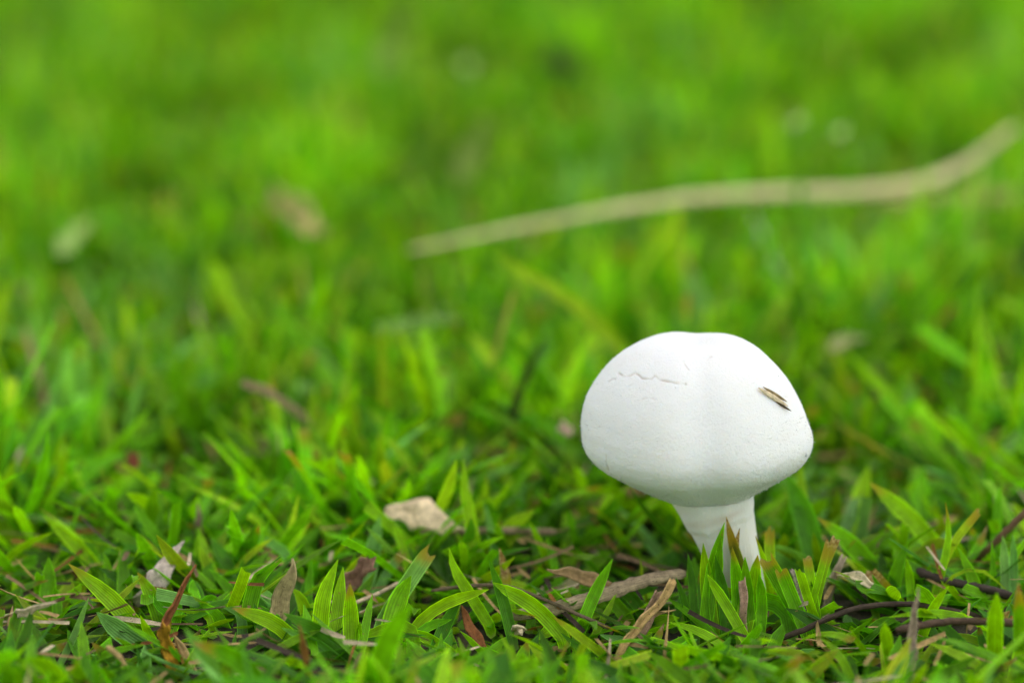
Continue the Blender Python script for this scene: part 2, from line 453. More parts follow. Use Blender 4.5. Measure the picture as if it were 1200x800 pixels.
def cap_point(x, y):
    k = np.argmin(np.where(CD < M_DCAP, np.hypot(CPX - x, CPY - y), 1e9))
    return Vector(CAPW[k])
def flake(x, y):                                          # a hanging scrap of skin on the margin
    p = cap_point(x, y) - M_BASE; V = []; sz = 5 * PX
    for a, b, c in ((-1, 0, 0.5), (1, 0, 0.5), (0.35, -0.3, -1.1), (-0.5, -0.25, -0.8), (-1, 0.5, 0.5), (1, 0.5, 0.5), (0.35, 0.2, -1.0), (-0.5, 0.2, -0.7)):
        V.append(p + Vector((a, b, c)) * sz * 0.6)
    F = [(0, 1, 2, 3), (5, 4, 7, 6), (0, 3, 7, 4), (1, 5, 6, 2), (3, 2, 6, 7), (0, 4, 5, 1)]
    link('flake', mesh_from('flake', np.array(V), F, MCAP, extra={'crack': np.zeros(8)}), parent=mush)
flake(898, 571); flake(944, 532); flake(912, 563)
def build_fuzz():
    """fine fibres standing off the cap skin"""
    n = 5000
    pick = RNG.choice(len(CAPW), n * 3, replace=False)
    low = (CAPW[pick, 2] - M_CAP.z) / CAP_C
    pick = pick[(RNG.random(len(pick)) < np.where(low < 0.25, 0.8, 0.10)) & (low > -0.84) & (low < 0.7)][:n]; n = len(pick)
    p = CAPW[pick] - np.array(M_BASE); nr = CAPW[pick] - np.array(M_CAP); nr /= np.linalg.norm(nr, axis=1, keepdims=True)
    d = nr + RNG.normal(0, 0.6, (n, 3)); d /= np.linalg.norm(d, axis=1, keepdims=True)
    sd_ = np.cross(d, RNG.normal(0, 1, (n, 3))); sd_ /= np.linalg.norm(sd_, axis=1, keepdims=True)
    ln = RNG.uniform(0.0002, 0.0006, (n, 1)); wd = RNG.uniform(0.00004, 0.00010, (n, 1))
    V = np.stack([p - sd_ * wd - nr * 0.0001, p + sd_ * wd - nr * 0.0001, p + d * ln + sd_ * wd * 0.4, p + d * ln - sd_ * wd * 0.4], 1).reshape(-1, 3)
    o = link('fuzz', mesh_from('fuzz', V, np.arange(4 * n).reshape(-1, 4), MCAP, extra={'crack': np.zeros(4 * n)}), parent=mush); o['kind'] = 'stuff'
build_fuzz()
def build_seed():
    a, b = cap_point(886, 454), cap_point(925, 478)
    mid = cap_point(906, 465); out = (mid - M_CAP).normalized()
    root = empty('grass_seed', mid, 'small tan grass seed husk lying on the white mushroom cap', 'seed')
    ax = (b - a).normalized(); side = ax.cross(out).normalized(); L = (b - a).length
    def husk(name, off, ln, wd, ht, tint, shift, ridge):
        V, BP = [], []; n, m = 16, 12
        for k in range(n):
            t = k / (n - 1); r = math.sin(math.pi * min(1, t * 0.97 + 0.03)) ** 0.75
            for j in range(m):
                q = 2 * math.pi * j / m
                rr = r * (1 + ridge * math.cos(4 * q))
                V.append(ax * ((t - 0.5) * ln + shift) + side * (math.cos(q) * wd * rr + off) + out * (math.sin(q) * ht * rr + ht * 0.75)); BP.append((j / m, t, 0))
        F = [(k * m + j, k * m + (j + 1) % m, (k + 1) * m + (j + 1) % m, (k + 1) * m + j) for k in range(n - 1) for j in range(m)]
        return link(name, mesh_from(name, np.array(V), F, MD, tint, BP), parent=root)
    husk('husk', 0.0002, L * 0.92, 3.2 * PX, 2.2 * PX, np.array((0.75, 0.62, 0.40)), -L * 0.02, 0.16)
    husk('husk', -0.0008, L * 0.74, 2.0 * PX, 2.2 * PX, np.array((0.36, 0.27, 0.14)), L * 0.02, 0.1)
    husk('awn', 0.0009, L * 0.5, 1.3 * PX, 1.6 * PX, np.array((0.10, 0.075, 0.04)), L * 0.30, 0.0)
build_seed()

# ------------------------------------------------------------------ grass tufts one can tell apart
# label, root row, blades: (points root->tip, width, tint, dry tip, mown tip, lean away in m)
TUFTS = [
 ('pair of broad striped blades slanting up from the litter beside a rust brown blade', 764, [
   ([(182, 764), (165, 742), (130, 702), (80, 660)], 23, 'L', .04, 0, .004), ([(180, 775), (150, 746), (113, 717)], 24, 'B', 0, 0, -.004), ([(190, 768), (176, 745), (164, 720)], 11, 'L', 0, 0, -.006)]),
 ('single pointed striped blade just left of the rust brown withered blade', 742, [([(192, 742), (178, 700), (161, 670)], 20, 'L', .03, 0, .003)]),
 ('slim curved pale green blade left of the broad striped pair', 778, [([(70, 778), (88, 742), (104, 699)], 9, 'B', 0, 0, .002)]),
 ('upright blunt mid green blade behind the pale straw scrap', 722, [([(50, 722), (56, 690), (57, 652)], 21, 'G', 0, 0, .004), ([(68, 722), (66, 700), (65, 688)], 13, 'G', 0, 0, .0), ([(30, 722), (26, 705), (25, 688)], 5, 'B', 0, 0, 0)]),
 ('pair of pale pointed blades behind the broad striped pair', 712, [([(140, 712), (130, 680), (121, 645)], 15, 'G', 0, 0, .004), ([(148, 712), (140, 690), (133, 665)], 8, 'B', 0, 0, 0)]),
 ('long soft green blade leaning left over the turf behind the straw scrap', 700, [([(128, 690), (95, 645), (50, 603)], 20, 'L', 0, 0, .012), ([(125, 695), (110, 650), (95, 625)], 14, 'G', 0, 0, .01)]),
 ('dark folded grass stalk with a broken brown knot and lime tip', 712, [([(258, 712), (225, 682), (191, 654)], 8, 'S', .06, 0, .0), ([(222, 680), (190, 650), (164, 626)], 8, 'Y', .05, 0, .006)]),
 ('short upright bright blade behind the rust brown blade', 692, [([(240, 692), (237, 660), (231, 627)], 18, 'L', 0, 0, .004)]),
 ('narrow blade slanting left between the folded stalk and the withered straw stalk', 722, [([(285, 722), (268, 690), (245, 666)], 12, 'G', 0, 0, .004)]),
 ('blade that bends over to the right against the withered straw stalk', 752, [([(290, 752), (292, 715), (304, 676), (330, 657)], 20, 'G', 0, 0, .0), ([(300, 752), (296, 735), (298, 712)], 15, 'G', 0, 0, -.003), ([(283, 750), (282, 720), (262, 712)], 13, 'B', 0, 0, -.004)]),
 ('arching pale backed blade behind the withered straw stalk', 690, [([(350, 690), (336, 650), (305, 631), (266, 627)], 12, 'B', 0, 0, .002)]),
 ('small striped blades lying low between the rust brown blade and straw stalk', 748, [([(262, 735), (248, 715), (232, 706)], 17, 'G', 0, 0, 0), ([(244, 722), (225, 716), (206, 715)], 9, 'L', 0, 0, 0), ([(272, 742), (235, 738), (206, 736)], 10, 'G', 0, 0, 0)]),
 ('broad lime blade lying across the foot of the withered straw stalk', 768, [([(345, 752), (318, 728), (272, 712)], 19, 'L', .06, 0, -.006)]),
 ('clump of three broad upright striped blades, one with an orange tip', 764, [
   ([(374, 752), (379, 700), (396, 655)], 21, 'L', 0, 0, .0), ([(388, 760), (396, 712), (402, 664)], 17, 'L', 0, 0, .003), ([(412, 766), (411, 725), (410, 682)], 21, 'L', .10, 0, -.004), ([(418, 764), (420, 745), (422, 728)], 8, 'L', 0, 0, -.004)]),
 ('thin upright blade behind the clump of three striped blades', 718, [([(362, 718), (362, 690), (366, 648)], 10, 'G', 0, 0, .004)]),
 ('short blade leaning left right beside the withered straw stalk', 735, [([(362, 728), (352, 700), (341, 688)], 16, 'L', 0, 0, 0)]),
 ('dark bluish blades lying flat before the clump of three striped blades', 778, [([(418, 776), (385, 748), (332, 718)], 20, 'D', 0, 0, -.004), ([(400, 784), (365, 752), (330, 735)], 17, 'B', 0, 0, -.004), ([(350, 765), (320, 755), (298, 750)], 12, 'D', 0, 0, 0)]),
 ('soft lime blades leaning left above the clump of three striped blades', 660, [([(405, 655), (385, 622), (352, 595)], 16, 'L', 0, 0, .01), ([(395, 655), (385, 630), (376, 605)], 13, 'L', 0, 0, .008)]),
 ('tall bright narrow blade standing before the tan dead leaf', 684, [([(563, 680), (553, 620), (545, 575), (543, 537)], 16, 'L', 0, 0, .004), ([(560, 678), (548, 648), (535, 624)], 9, 'L', 0, 0, .0)]),
 ('slim grey green pair of blades right of the tall bright blade', 676, [([(582, 676), (576, 625), (566, 584)], 9, 'B', 0, 0, .003), ([(588, 676), (587, 640), (585, 606)], 8, 'L', .05, 0, .004)]),
 ('curved pointed blade rising in front of the thin pale stalk', 738, [([(572, 730), (548, 692), (532, 665), (526, 641)], 15, 'L', 0, 0, .0)]),
 ('blade with a long orange brown tip between two green blades', 718, [([(600, 716), (592, 670), (585, 641)], 12, 'L', .42, 0, .0)]),
 ('dark green upright blade below the orange brown tip', 748, [([(600, 748), (590, 705), (573, 655)], 15, 'D', 0, 0, .0)]),
 ('broad bright blade slanting left across the dark thin stalk', 752, [([(658, 744), (625, 710), (577, 682)], 20, 'L', 0, 0, .002)]),
 ('crossed pair of striped blades with a rusty streak', 756, [([(486, 736), (520, 708), (573, 690)], 15, 'L', .0, 0, .0), ([(512, 754), (524, 728), (541, 700)], 17, 'D', 0, 0, .002), ([(478, 752), (500, 735), (530, 725)], 12, 'G', 0, 0, .0)]),
 ('broad shining striped blade below a pale mown grey blade', 740, [([(456, 738), (466, 705), (482, 674)], 26, 'L', 0, 0, .0), ([(450, 728), (480, 680), (506, 642)], 22, 'B', .05, 1, .004)]),
 ('dark blade leaning right behind the pale mown grey blade', 694, [([(470, 694), (490, 652), (509, 620)], 12, 'D', 0, 0, .004)]),
 ('bluish mown blade with a whitened tip', 694, [([(442, 690), (458, 665), (474, 647)], 13, 'B', .1, 1, .002)]),
 ('broad pale grey green blade left of the tan dead leaf', 692, [([(428, 692), (436, 650), (445, 604)], 20, 'B', 0, 0, .004), ([(478, 664), (470, 635), (458, 606)], 11, 'L', 0, 0, .006)]),
 ('lime blades lying in the litter below the crossed pair', 762, [([(480, 734), (450, 737), (418, 748)], 14, 'L', 0, 0, 0), ([(524, 762), (505, 750), (482, 738)], 15, 'L', 0, 0, 0)]),
 ('deep green blade leaning right across the speckled dry stalk', 744, [([(678, 744), (694, 702), (718, 654)], 16, 'G', 0, 0, .0)]),
 ('thin yellow green stem left of the frayed dead blades', 720, [([(764, 720), (755, 690), (750, 651)], 4.5, 'Y', 0, 0, .002)]),
 ('yellowish blade lying downhill in the litter under the deep green blade', 784, [([(718, 776), (680, 746), (648, 722)], 11, 'Y', .03, 0, .0)]),
 ('short green blades lying under the speckled dry stalk', 730, [([(628, 708), (650, 698), (673, 687)], 12, 'G', 0, 0, 0), ([(638, 716), (630, 700), (622, 688)], 7, 'G', 0, 0, 0), ([(735, 725), (715, 702), (690, 690)], 17, 'G', 0, 0, 0), ([(760, 728), (740, 700), (720, 692)], 16, 'D', 0, 0, 0)]),
 ('tuft of mown ragged blades right of the mushroom stem', 744, [
   ([(950, 742), (922, 696), (898, 655)], 21, 'G', .03, 1, .0), ([(946, 740), (930, 704), (915, 667)], 18, 'G', .03, 1, -.003), ([(958, 736), (952, 690), (945, 648)], 13, 'L', .07, 1, .002),
   ([(952, 726), (964, 670), (980, 630)], 12, 'L', .12, 1, .003), ([(948, 724), (962, 668), (971, 634)], 9, 'L', .1, 1, .0), ([(960, 738), (948, 705), (936, 666)], 12, 'L', 0, 1, -.004)]),
 ('brown tipped blade lying across the foot of the mushroom', 744, [([(918, 712), (872, 699), (828, 690)], 22, 'G', .1, 0, -.004)]),
 ('bright blade leaning left before the mushroom foot', 756, [([(878, 752), (853, 712), (828, 672)], 15, 'L', 0, 0, -.002)]),
 ('tuft of upright blades hiding the left side of the mushroom stem', 742, [([(836, 742), (829, 690), (824, 636)], 18, 'L', 0, 0, -.004), ([(826, 742), (836, 665), (849, 612)], 19, 'G', 0, 0, -.004), ([(828, 744), (823, 710), (820, 668)], 10, 'B', .06, 0, 0)]),
 ('olive brown bent blade with a dark hooked tip against the mushroom stem', 726, [([(888, 718), (866, 660), (857, 630), (851, 605)], 15, (.16, .17, .02), .16, 0, -.008), ([(866, 672), (862, 645), (867, 618)], 12, (.25, .15, .03), .4, 0, -.010)]),
 ('short blades crowding the front of the mushroom foot', 744, [([(842, 744), (838, 700), (845, 630)], 17, 'G', 0, 0, -.003), ([(852, 746), (848, 700), (838, 650)], 16, 'D', 0, 0, -.004), ([(860, 744), (866, 705), (858, 640)], 19, 'G', .05, 0, -.003), ([(872, 744), (880, 705), (888, 650)], 18, 'L', .03, 0, -.003), ([(880, 748), (876, 712), (873, 652)], 18, 'G', 0, 0, -.004), ([(890, 746), (893, 715), (890, 672)], 14, 'G', 0, 0, -.004), ([(815, 740), (812, 690), (806, 648)], 11, 'D', 0, 0, .002), ([(808, 738), (802, 705), (792, 676)], 10, 'D', 0, 0, 0)]),
 ('slim blade touching the right side of the mushroom stem', 726, [([(906, 716), (896, 660), (885, 627)], 9, 'L', .04, 0, -.006), ([(904, 720), (902, 650), (902, 618)], 13, 'L', .05, 1, .006)]),
 ('tall dark broad blade standing behind the mushroom stem', 684, [([(962, 680), (944, 610), (922, 556)], 30, 'D', 0, 0, .006), ([(945, 680), (940, 600), (938, 540)], 22, 'L', 0, 0, .02)]),
 ('broad blade slanting left beside the mown tuft', 692, [([(1028, 676), (995, 635), (958, 606)], 25, 'G', .02, 0, .0)]),
 ('stub of a lime blade with an orange withered end', 724, [([(1058, 716), (1036, 690), (1018, 670)], 20, 'L', .28, 1, .0)]),
 ('long striped blade slanting left behind the hairy shoot', 684, [([(1118, 668), (1068, 608), (1019, 565)], 22, 'L', .02, 0, .002)]),
 ('hairy forked green shoot with a curled pale tip', 724, [([(1092, 716), (1104, 668), (1112, 625), (1108, 588)], 10, 'L', .04, 0, .0), ([(1104, 664), (1122, 630), (1148, 598)], 10, 'Y', .05, 1, .0)]),
 ('thin pale stem arching over the cracked dark twig', 724, [([(1096, 706), (1118, 674), (1150, 668), (1183, 694)], 4.5, 'Y', 0, 0, -.003)]),
 ('narrow upright blade right of the hairy shoot', 682, [([(1164, 678), (1168, 620), (1172, 565)], 13, 'G', 0, 0, .003)]),
 ('slanting blade under the hairy shoot', 730, [([(1152, 712), (1136, 668), (1122, 640)], 16, 'G', 0, 0, .002)]),
 ('two short upright blades left of the hairy shoot', 716, [([(1044, 700), (1052, 665), (1064, 634)], 18, 'G', 0, 0, .0), ([(1068, 714), (1067, 685), (1062, 654)], 11, 'L', 0, 0, -.003), ([(1056, 714), (1046, 685), (1034, 670)], 15, 'D', 0, 0, 0)]),
 ('pair of bluish folded blades beside the red brown twig', 718, [([(1180, 716), (1178, 665), (1175, 627)], 13, 'B', 0, 0, .0), ([(1188, 714), (1188, 660), (1187, 625)], 11, 'B', 0, 0, .0), ([(1164, 712), (1164, 670), (1162, 632)], 9, 'G', 0, 0, .002)]),
 ('low rounded bright leaf lying behind the orange ended stub', 676, [([(1012, 648), (1040, 630), (1064, 632)], 20, 'G', 0, 0, .0), ([(1090, 668), (1082, 652), (1072, 640)], 15, 'L', 0, 0, 0)]),
 ('soft wide blades rising behind the slanting striped blade', 640, [([(1000, 635), (1008, 585), (1018, 545)], 24, 'L', 0, 0, .012), ([(1030, 640), (1060, 590), (1085, 550)], 17, 'L', 0, 0, .012), ([(1080, 635), (1078, 590), (1082, 545)], 24, 'G', 0, 0, .012)]),
 ('soft crossing blades with pale cut ends by the edge of the lawn patch', 600, [([(1200, 555), (1178, 535), (1156, 516)], 12, 'L', .03, 1, .0), ([(1195, 575), (1172, 550), (1150, 530)], 11, 'L', .03, 1, .0)]),
 ('blurred lime blade leaning right over the dark curved twig', 760, [([(1076, 756), (1092, 716), (1112, 686)], 13, 'L', 0, 0, -.012)]),
 ('soft upright pair of blades in front of the cracked dark twig', 786, [([(1166, 786), (1166, 740), (1168, 694)], 20, 'L', 0, 0, -.02), ([(1196, 786), (1196, 735), (1193, 682)], 18, 'G', .2, 0, -.02), ([(1046, 790), (1040, 755), (1036, 728)], 15, 'L', 0, 0, -.014)]),
 ('soft wide blade rising in front of the crossed striped pair', 836, [([(432, 836), (452, 758), (482, 706)], 27, 'G', 0, 0, -.016), ([(440, 830), (430, 790), (428, 765)], 25, 'G', 0, 0, -.016)]),
 ('blurred wide blades in front of the rust brown blade', 830, [([(36, 835), (36, 790), (38, 744)], 15, 'B', 0, 0, -.016), ([(90, 835), (60, 785), (30, 770)], 22, 'L', 0, 0, -.016), ([(262, 835), (250, 785), (216, 735)], 16, 'B', 0, 0, -.012), ([(330, 830), (280, 775), (225, 752)], 22, 'G', .12, 0, -.014)]),
 ('dark olive stalk leaning right in the soft turf behind', 562, [([(590, 530), (612, 450), (641, 392)], 12, (.035, .05, .012), 0, 0, -.01)]),
 ('bright yellow green blade slanting left over the far turf', 500, [([(740, 430), (680, 362), (580, 298)], 14, 'Y', 0, 0, .0)]),
 ('soft broad lime blade behind the withered straw stalk', 610, [([(332, 610), (340, 575), (350, 540)], 18, 'Y', 0, 0, .006)]),
]
for label, row, blades in TUFTS:
    xs = [b[0][0][0] for b in blades]
    root = on_ground(sum(xs) / len(xs), row)
    if True:
        e = empty('grass_tuft', root, label, 'grass')
        for pts, wd, tn, dry, cut, lean in blades:
            blade_object('blade', px_path(pts, row if pts[0][1] > row - 30 else row - 6, lean), wd, tn, root, e, dry, bool(cut))

# ------------------------------------------------------------------ dead leaves, stalks and twigs
def stalk(name, label, cat, pts, rpx, tint, flat=0.5, rough=0.25, elev=0.004, row=None, lean=0.0, taper=None, n=22, group=None, seed=0, sides=8):
    path = px_path(pts, row, lean, None if row else elev)
    d = (path[0] - CAM).dot(FWD)
    P, L = spline(path, n)
    for k, p in enumerate(P):
        j = L * 0.008 * rough
        P[k] = p + Vector((0, mnoise.noise(Vector((k * .5, seed, 0))), mnoise.noise(Vector((k * .5, seed, 7))))) * j
    V, F, BP = tube_arrays(P, rpx * K * d, flat, sides, rough, taper, seed)
    root = P[0].copy()
    me = mesh_from(name, np.array([v - root for v in V]), F, MD, np.array(vary(TINT[tint] if isinstance(tint, str) else tint, 0.05)), BP)
    return tag(link(name, me, root), label, cat, group)
def dead(name, label, pts, wpx, tint, row=None, elev=0.006, lean=0.0, roll=0.2, fold=0.5, cut=False, cat='dead leaf', thick=0.0005, n=14, tip=None, base=0.7):
    path = px_path(pts, row, lean, None if row else elev)
    d = (path[0] - CAM).dot(FWD)
    P, L = spline(path, n)
    V, F, BP = blade_arrays(P, wpx * K * d, roll, fold, cut, tip=tip or 0.7, base=base, ragged=0.45)
    for i, v in enumerate(V):
        V[i] = v + Vector((mnoise.noise(v * 180), mnoise.noise(v * 180 + Vector((5, 0, 0))), mnoise.noise(v * 180 + Vector((0, 9, 0))))) * (wpx * K * d * 0.35)
    root = P[0].copy()
    o = link(name, mesh_from(name, np.array([v - root for v in V]), F, MD, np.array(vary(TINT[tint] if isinstance(tint, str) else tint, 0.05)), BP), root)
    s = o.modifiers.new('thickness', 'SOLIDIFY'); s.thickness = thick; s.offset = 0
    return tag(o, label, cat)

fade = lambda t: 1 - 0.75 * t
dead('withered_stalk', 'rust brown withered blade curling upright from an orange base', [(196, 775), (194, 735), (212, 692), (229, 660)], 13, 'R', row=775, roll=0.5, fold=0.7, cat='withered blade')
dead('withered_stalk', 'orange yellow sheath at the foot of the rust brown blade', [(202, 782), (198, 765), (193, 735)], 17, (.5, .27, .02), row=782, lean=-.004, fold=0.6, cut=True, cat='withered blade')
dead('dry_leaf', 'curled grey tan leaf scrap right of the orange sheath', [(222, 776), (214, 760), (207, 745)], 15, 'T', row=778, lean=-.003, fold=0.8)
dead('straw_scrap', 'pale dry straw scrap pointing right above the grass', [(2, 728), (33, 716), (66, 704)], 11, 'W', elev=[.006, .014, .020], fold=0.5, cat='straw')
dead('withered_stalk', 'upright withered straw stalk with a torn pointed tip', [(322, 745), (329, 705), (338, 670), (343, 649)], 23, (.42, .33, .15), row=748, roll=0.1, fold=0.75, cat='withered stalk', n=14)
stalk('withered_stalk', 'curled brown stub poking from the litter below the striped pair', 'withered stalk', [(152, 800), (143, 775), (125, 757)], 3.6, 'T', 0.6, .5, row=802, lean=-.006)
dead('withered_stalk', 'blurred orange brown blade before the dark bluish blades', [(362, 815), (358, 770), (350, 733)], 11, 'O', row=815, lean=-.01, cat='withered blade')
dead('dry_leaf', 'purplish brown dead leaf beside the clump of three striped blades', [(404, 690), (418, 672), (436, 655)], 26, (.36, .20, .13), elev=[.004, .009, .015], roll=-.4, fold=.3, cut=True)
dead('dry_leaf', 'pinkish white dead leaf behind the rust brown blade', [(160, 706), (185, 675), (216, 630)], 26, (.62, .5, .42), elev=[.004, .010, .016], roll=.3, fold=.4)
dead('dry_leaf', 'broad tan dead leaf with a pointed end lying on the turf', [(452, 598), (478, 598), (510, 608), (546, 622)], 34, (.88, .68, .42), elev=[.016, .016, .014, .012], roll=0.05, fold=.2, tip=.8, base=.3)
stalk('straw_stalk', 'brown straw stalk lying right under the tan dead leaf', 'straw', [(492, 623), (540, 622), (600, 621), (652, 623)], 4.2, (.34, .25, .14), .6, .3, elev=.010, seed=2)
stalk('straw_stalk', 'thin stalk, pale at one end and dark at the other, across the litter', 'straw', [(505, 692), (540, 687), (578, 685), (600, 688), (640, 703), (690, 725), (722, 739)], 2.2, (.17, .12, .07), .8, .2, elev=[.008, .009, .010, .010, .008, .006, .003], seed=3, n=30)
stalk('straw_stalk', 'short pale straw by the broad shining striped blade', 'straw', [(416, 706), (445, 694), (468, 682)], 2.4, 'W', .7, .2, elev=[.006, .007, .009], seed=4)
stalk('straw_stalk', 'speckled tan dry stalk lying left of the mushroom foot', 'straw', [(804, 672), (770, 677), (735, 687), (700, 699), (655, 712), (598, 722)], 6.2, (.40, .31, .19), .45, .35, elev=[.013, .012, .010, .008, .006, .004], taper=lambda t: 1 + .35 * math.sin(3 * t), seed=5, n=34, sides=10)
dead('dry_leaf', 'folded tan and brown leaf end behind the deep green blade', [(722, 694), (695, 682), (668, 672), (641, 664)], 17, (.40, .26, .12), elev=[.008, .010, .012, .014], roll=.2, fold=.6)
dead('withered_stalk', 'frayed dead tan blade beside the speckled stalk', [(728, 768), (742, 742), (772, 708), (791, 678)], 10, 'T', row=768, roll=.3, fold=.6, cut=True, cat='withered blade')
dead('withered_stalk', 'second frayed brown blade crossing the frayed tan blade', [(735, 755), (758, 728), (774, 690)], 11, (.36, .24, .14), row=758, roll=.2, fold=.6, cut=True, cat='withered blade')
dead('withered_stalk', 'flat tan scrap leaning on the frayed tan blade', [(740, 738), (765, 722), (792, 714)], 8, 'T', row=745, roll=.2, fold=.5, cat='withered blade')
dead('withered_stalk', 'red brown dead blade between the crossed pair and dark blade', [(562, 750), (551, 732), (542, 708)], 13, 'R', row=752, fold=.5, cat='withered blade')
dead('dry_leaf', 'small curled tan crumb by the dark green upright blade', [(600, 742), (607, 737), (616, 740)], 12, 'W', elev=[.003, .006, .003], fold=.9)
dead('dry_leaf', 'small tan curl joined to the orange ended stub', [(1021, 686), (1004, 674), (982, 676)], 11, 'W', elev=[.011, .013, .012], roll=.4, fold=.8)
dead('withered_stalk', 'grey brown frayed blade on the right of the mown tuft', [(968, 706), (975, 678), (989, 652)], 10, (.42, .33, .24), row=722, roll=.3, fold=.6, cut=True, cat='withered blade')
dead('withered_stalk', 'small dead pinkish stub inside the mown tuft', [(938, 700), (935, 685), (929, 668)], 7, (.5, .4, .34), row=735, lean=-.006, cut=True, cat='withered blade')
dead('withered_stalk', 'short pale brown stub before the mushroom foot', [(872, 742), (872, 705), (871, 678)], 9, (.46, .30, .2), row=750, lean=-.004, cut=True, cat='withered blade')
stalk('twig', 'dark curved twig arching across the litter right of the mushroom', 'twig', [(876, 757), (905, 750), (940, 738), (975, 722), (1010, 711), (1060, 707), (1105, 713), (1150, 722)], 3.4, 'K', .95, .3, elev=[.002, .003, .005, .008, .009, .009, .007, .004], seed=6, n=40)
stalk('twig', 'cracked dark twig under the thin arching stem', 'twig', [(1074, 668), (1105, 679), (1150, 688), (1187, 698)], 5.0, (.065, .048, .036), .9, .5, elev=[.010, .009, .008, .007], seed=7, n=30)
stalk('twig', 'blurred brown twig lying in front of the dark curved twig', 'twig', [(1050, 738), (1085, 731), (1130, 727), (1210, 731)], 4.6, (.11, .07, .045), .9, .3, elev=.012, seed=8)
stalk('twig', 'straight red brown twig rising to the right by bluish blades', 'twig', [(1143, 657), (1170, 631), (1215, 586)], 4.2, (.20, .11, .06), .9, .3, elev=[.006, .014, .026], seed=9)
dead('withered_stalk', 'blurred pale dead stub in front of the dark curved twig', [(1068, 815), (1070, 750), (1076, 690)], 11, (.48, .36, .27), row=800, lean=-.012, roll=.4, fold=.7, cat='withered blade')
stalk('straw_stalk', 'long pale straw stalk bent upward across the far turf', 'straw', [(478, 293), (560, 276), (640, 260), (730, 244), (820, 231), (920, 226), (1010, 224), (1080, 214), (1135, 190), (1190, 148)], 6.4, (.76, .62, .34), .5, .15, elev=[.031, .034, .036, .038, .038, .036, .035, .037, .043, .056], taper=lambda t: (.38 + 1.4 * t - .35 * t * t) * (1 - .45 * max(0, t - .82) / .18) * (1 + .12 * math.exp(-((t - .33) / .015) ** 2) + .12 * math.exp(-((t - .68) / .015) ** 2)), seed=10, n=90)
stalk('straw_stalk', 'faint greenish straw lying behind the end of the long stalk', 'straw', [(1030, 240), (1110, 232), (1200, 232)], 9, (.34, .33, .10), .5, .15, elev=.022, seed=12)
dead('dry_leaf', 'pinkish brown dead blade lying bent on the blurred turf', [(282, 446), (318, 462), (350, 485), (374, 512)], 10, (.36, .25, .14), elev=[.030, .026, .020, .012], fold=.5)
dead('dry_leaf', 'dull brown leaf scrap under the bent pinkish dead blade', [(270, 540), (320, 522), (380, 510)], 13, (.22, .15, .10), elev=[.006, .008, .010], fold=.5)
dead('dry_leaf', 'reddish dead scrap low in the blurred turf', [(148, 534), (162, 542), (176, 552)], 14, (.34, .08, .05), elev=.012, fold=.4)
for lab, pts, wd, tn, ev in [
    ('beige dead leaf far off left of the long straw', [(315, 225), (345, 245), (385, 275)], 30, (.55, .44, .16), .024),
    ('pale upright dry blade standing far off', [(445, 90), (460, 45), (475, 0)], 26, (.50, .64, .16), [.02, .04, .065]),
    ('pale dry blade standing above the left part of the long straw', [(535, 215), (555, 175), (572, 130)], 24, (.48, .62, .14), [.02, .036, .055]),
    ('whitish thin dry blade below the long straw', [(925, 352), (905, 300), (880, 248)], 9, (.6, .6, .46), [.006, .02, .034]),
    ('pale scrap of dry leaf behind the cap', [(975, 405), (995, 398), (1018, 396)], 14, (.46, .48, .2), .02),
    ('soft beige scrap left of the mushroom cap', [(655, 500), (664, 505), (672, 512)], 18, (.6, .42, .3), .022),
    ('pinkish dry blade in the turf left of the tan dead leaf', [(236, 645), (234, 620), (232, 590)], 12, (.36, .22, .18), [.0, .008, .016]),
    ('dry grey green blade lying left of the cap', [(440, 388), (490, 376), (545, 372)], 15, (.22, .42, .08), .028),
    ('round pale scrap added as a far blurred highlight above the long straw', [(930, 146), (936, 141), (943, 137)], 12, (.50, .66, .2), .054),  # this and the next two scraps stand in for blurred highlights
    ('second pale scrap added as a blurred highlight beside the far round scrap', [(980, 160), (986, 155), (993, 151)], 13, (.54, .70, .24), .054),
    ('pale scrap added as a blurred highlight alone at the far turf edge', [(545, 80), (550, 74), (556, 70)], 12, (.46, .62, .16), .046),
    ('small beige scrap beside the far beige leaf', [(360, 268), (368, 264), (377, 262)], 18, (.60, .46, .18), .030),
    ('greyish pale blade lying in the turf by the far beige leaf', [(70, 295), (92, 270), (115, 255)], 18, (.34, .50, .12), .026),
    ('dark greenish scrap at the far edge', [(640, 62), (660, 70), (682, 78)], 34, (.05, .075, .015), .03),  # dark green scrap for a dark spot in the far turf
    ('dry tan blade lying behind the stem', [(690, 592), (730, 580), (775, 572)], 12, (.42, .27, .12), [.006, .010, .016])]:
    dead('dry_leaf', lab, pts, wd, tn, elev=ev, roll=.2, fold=.35)

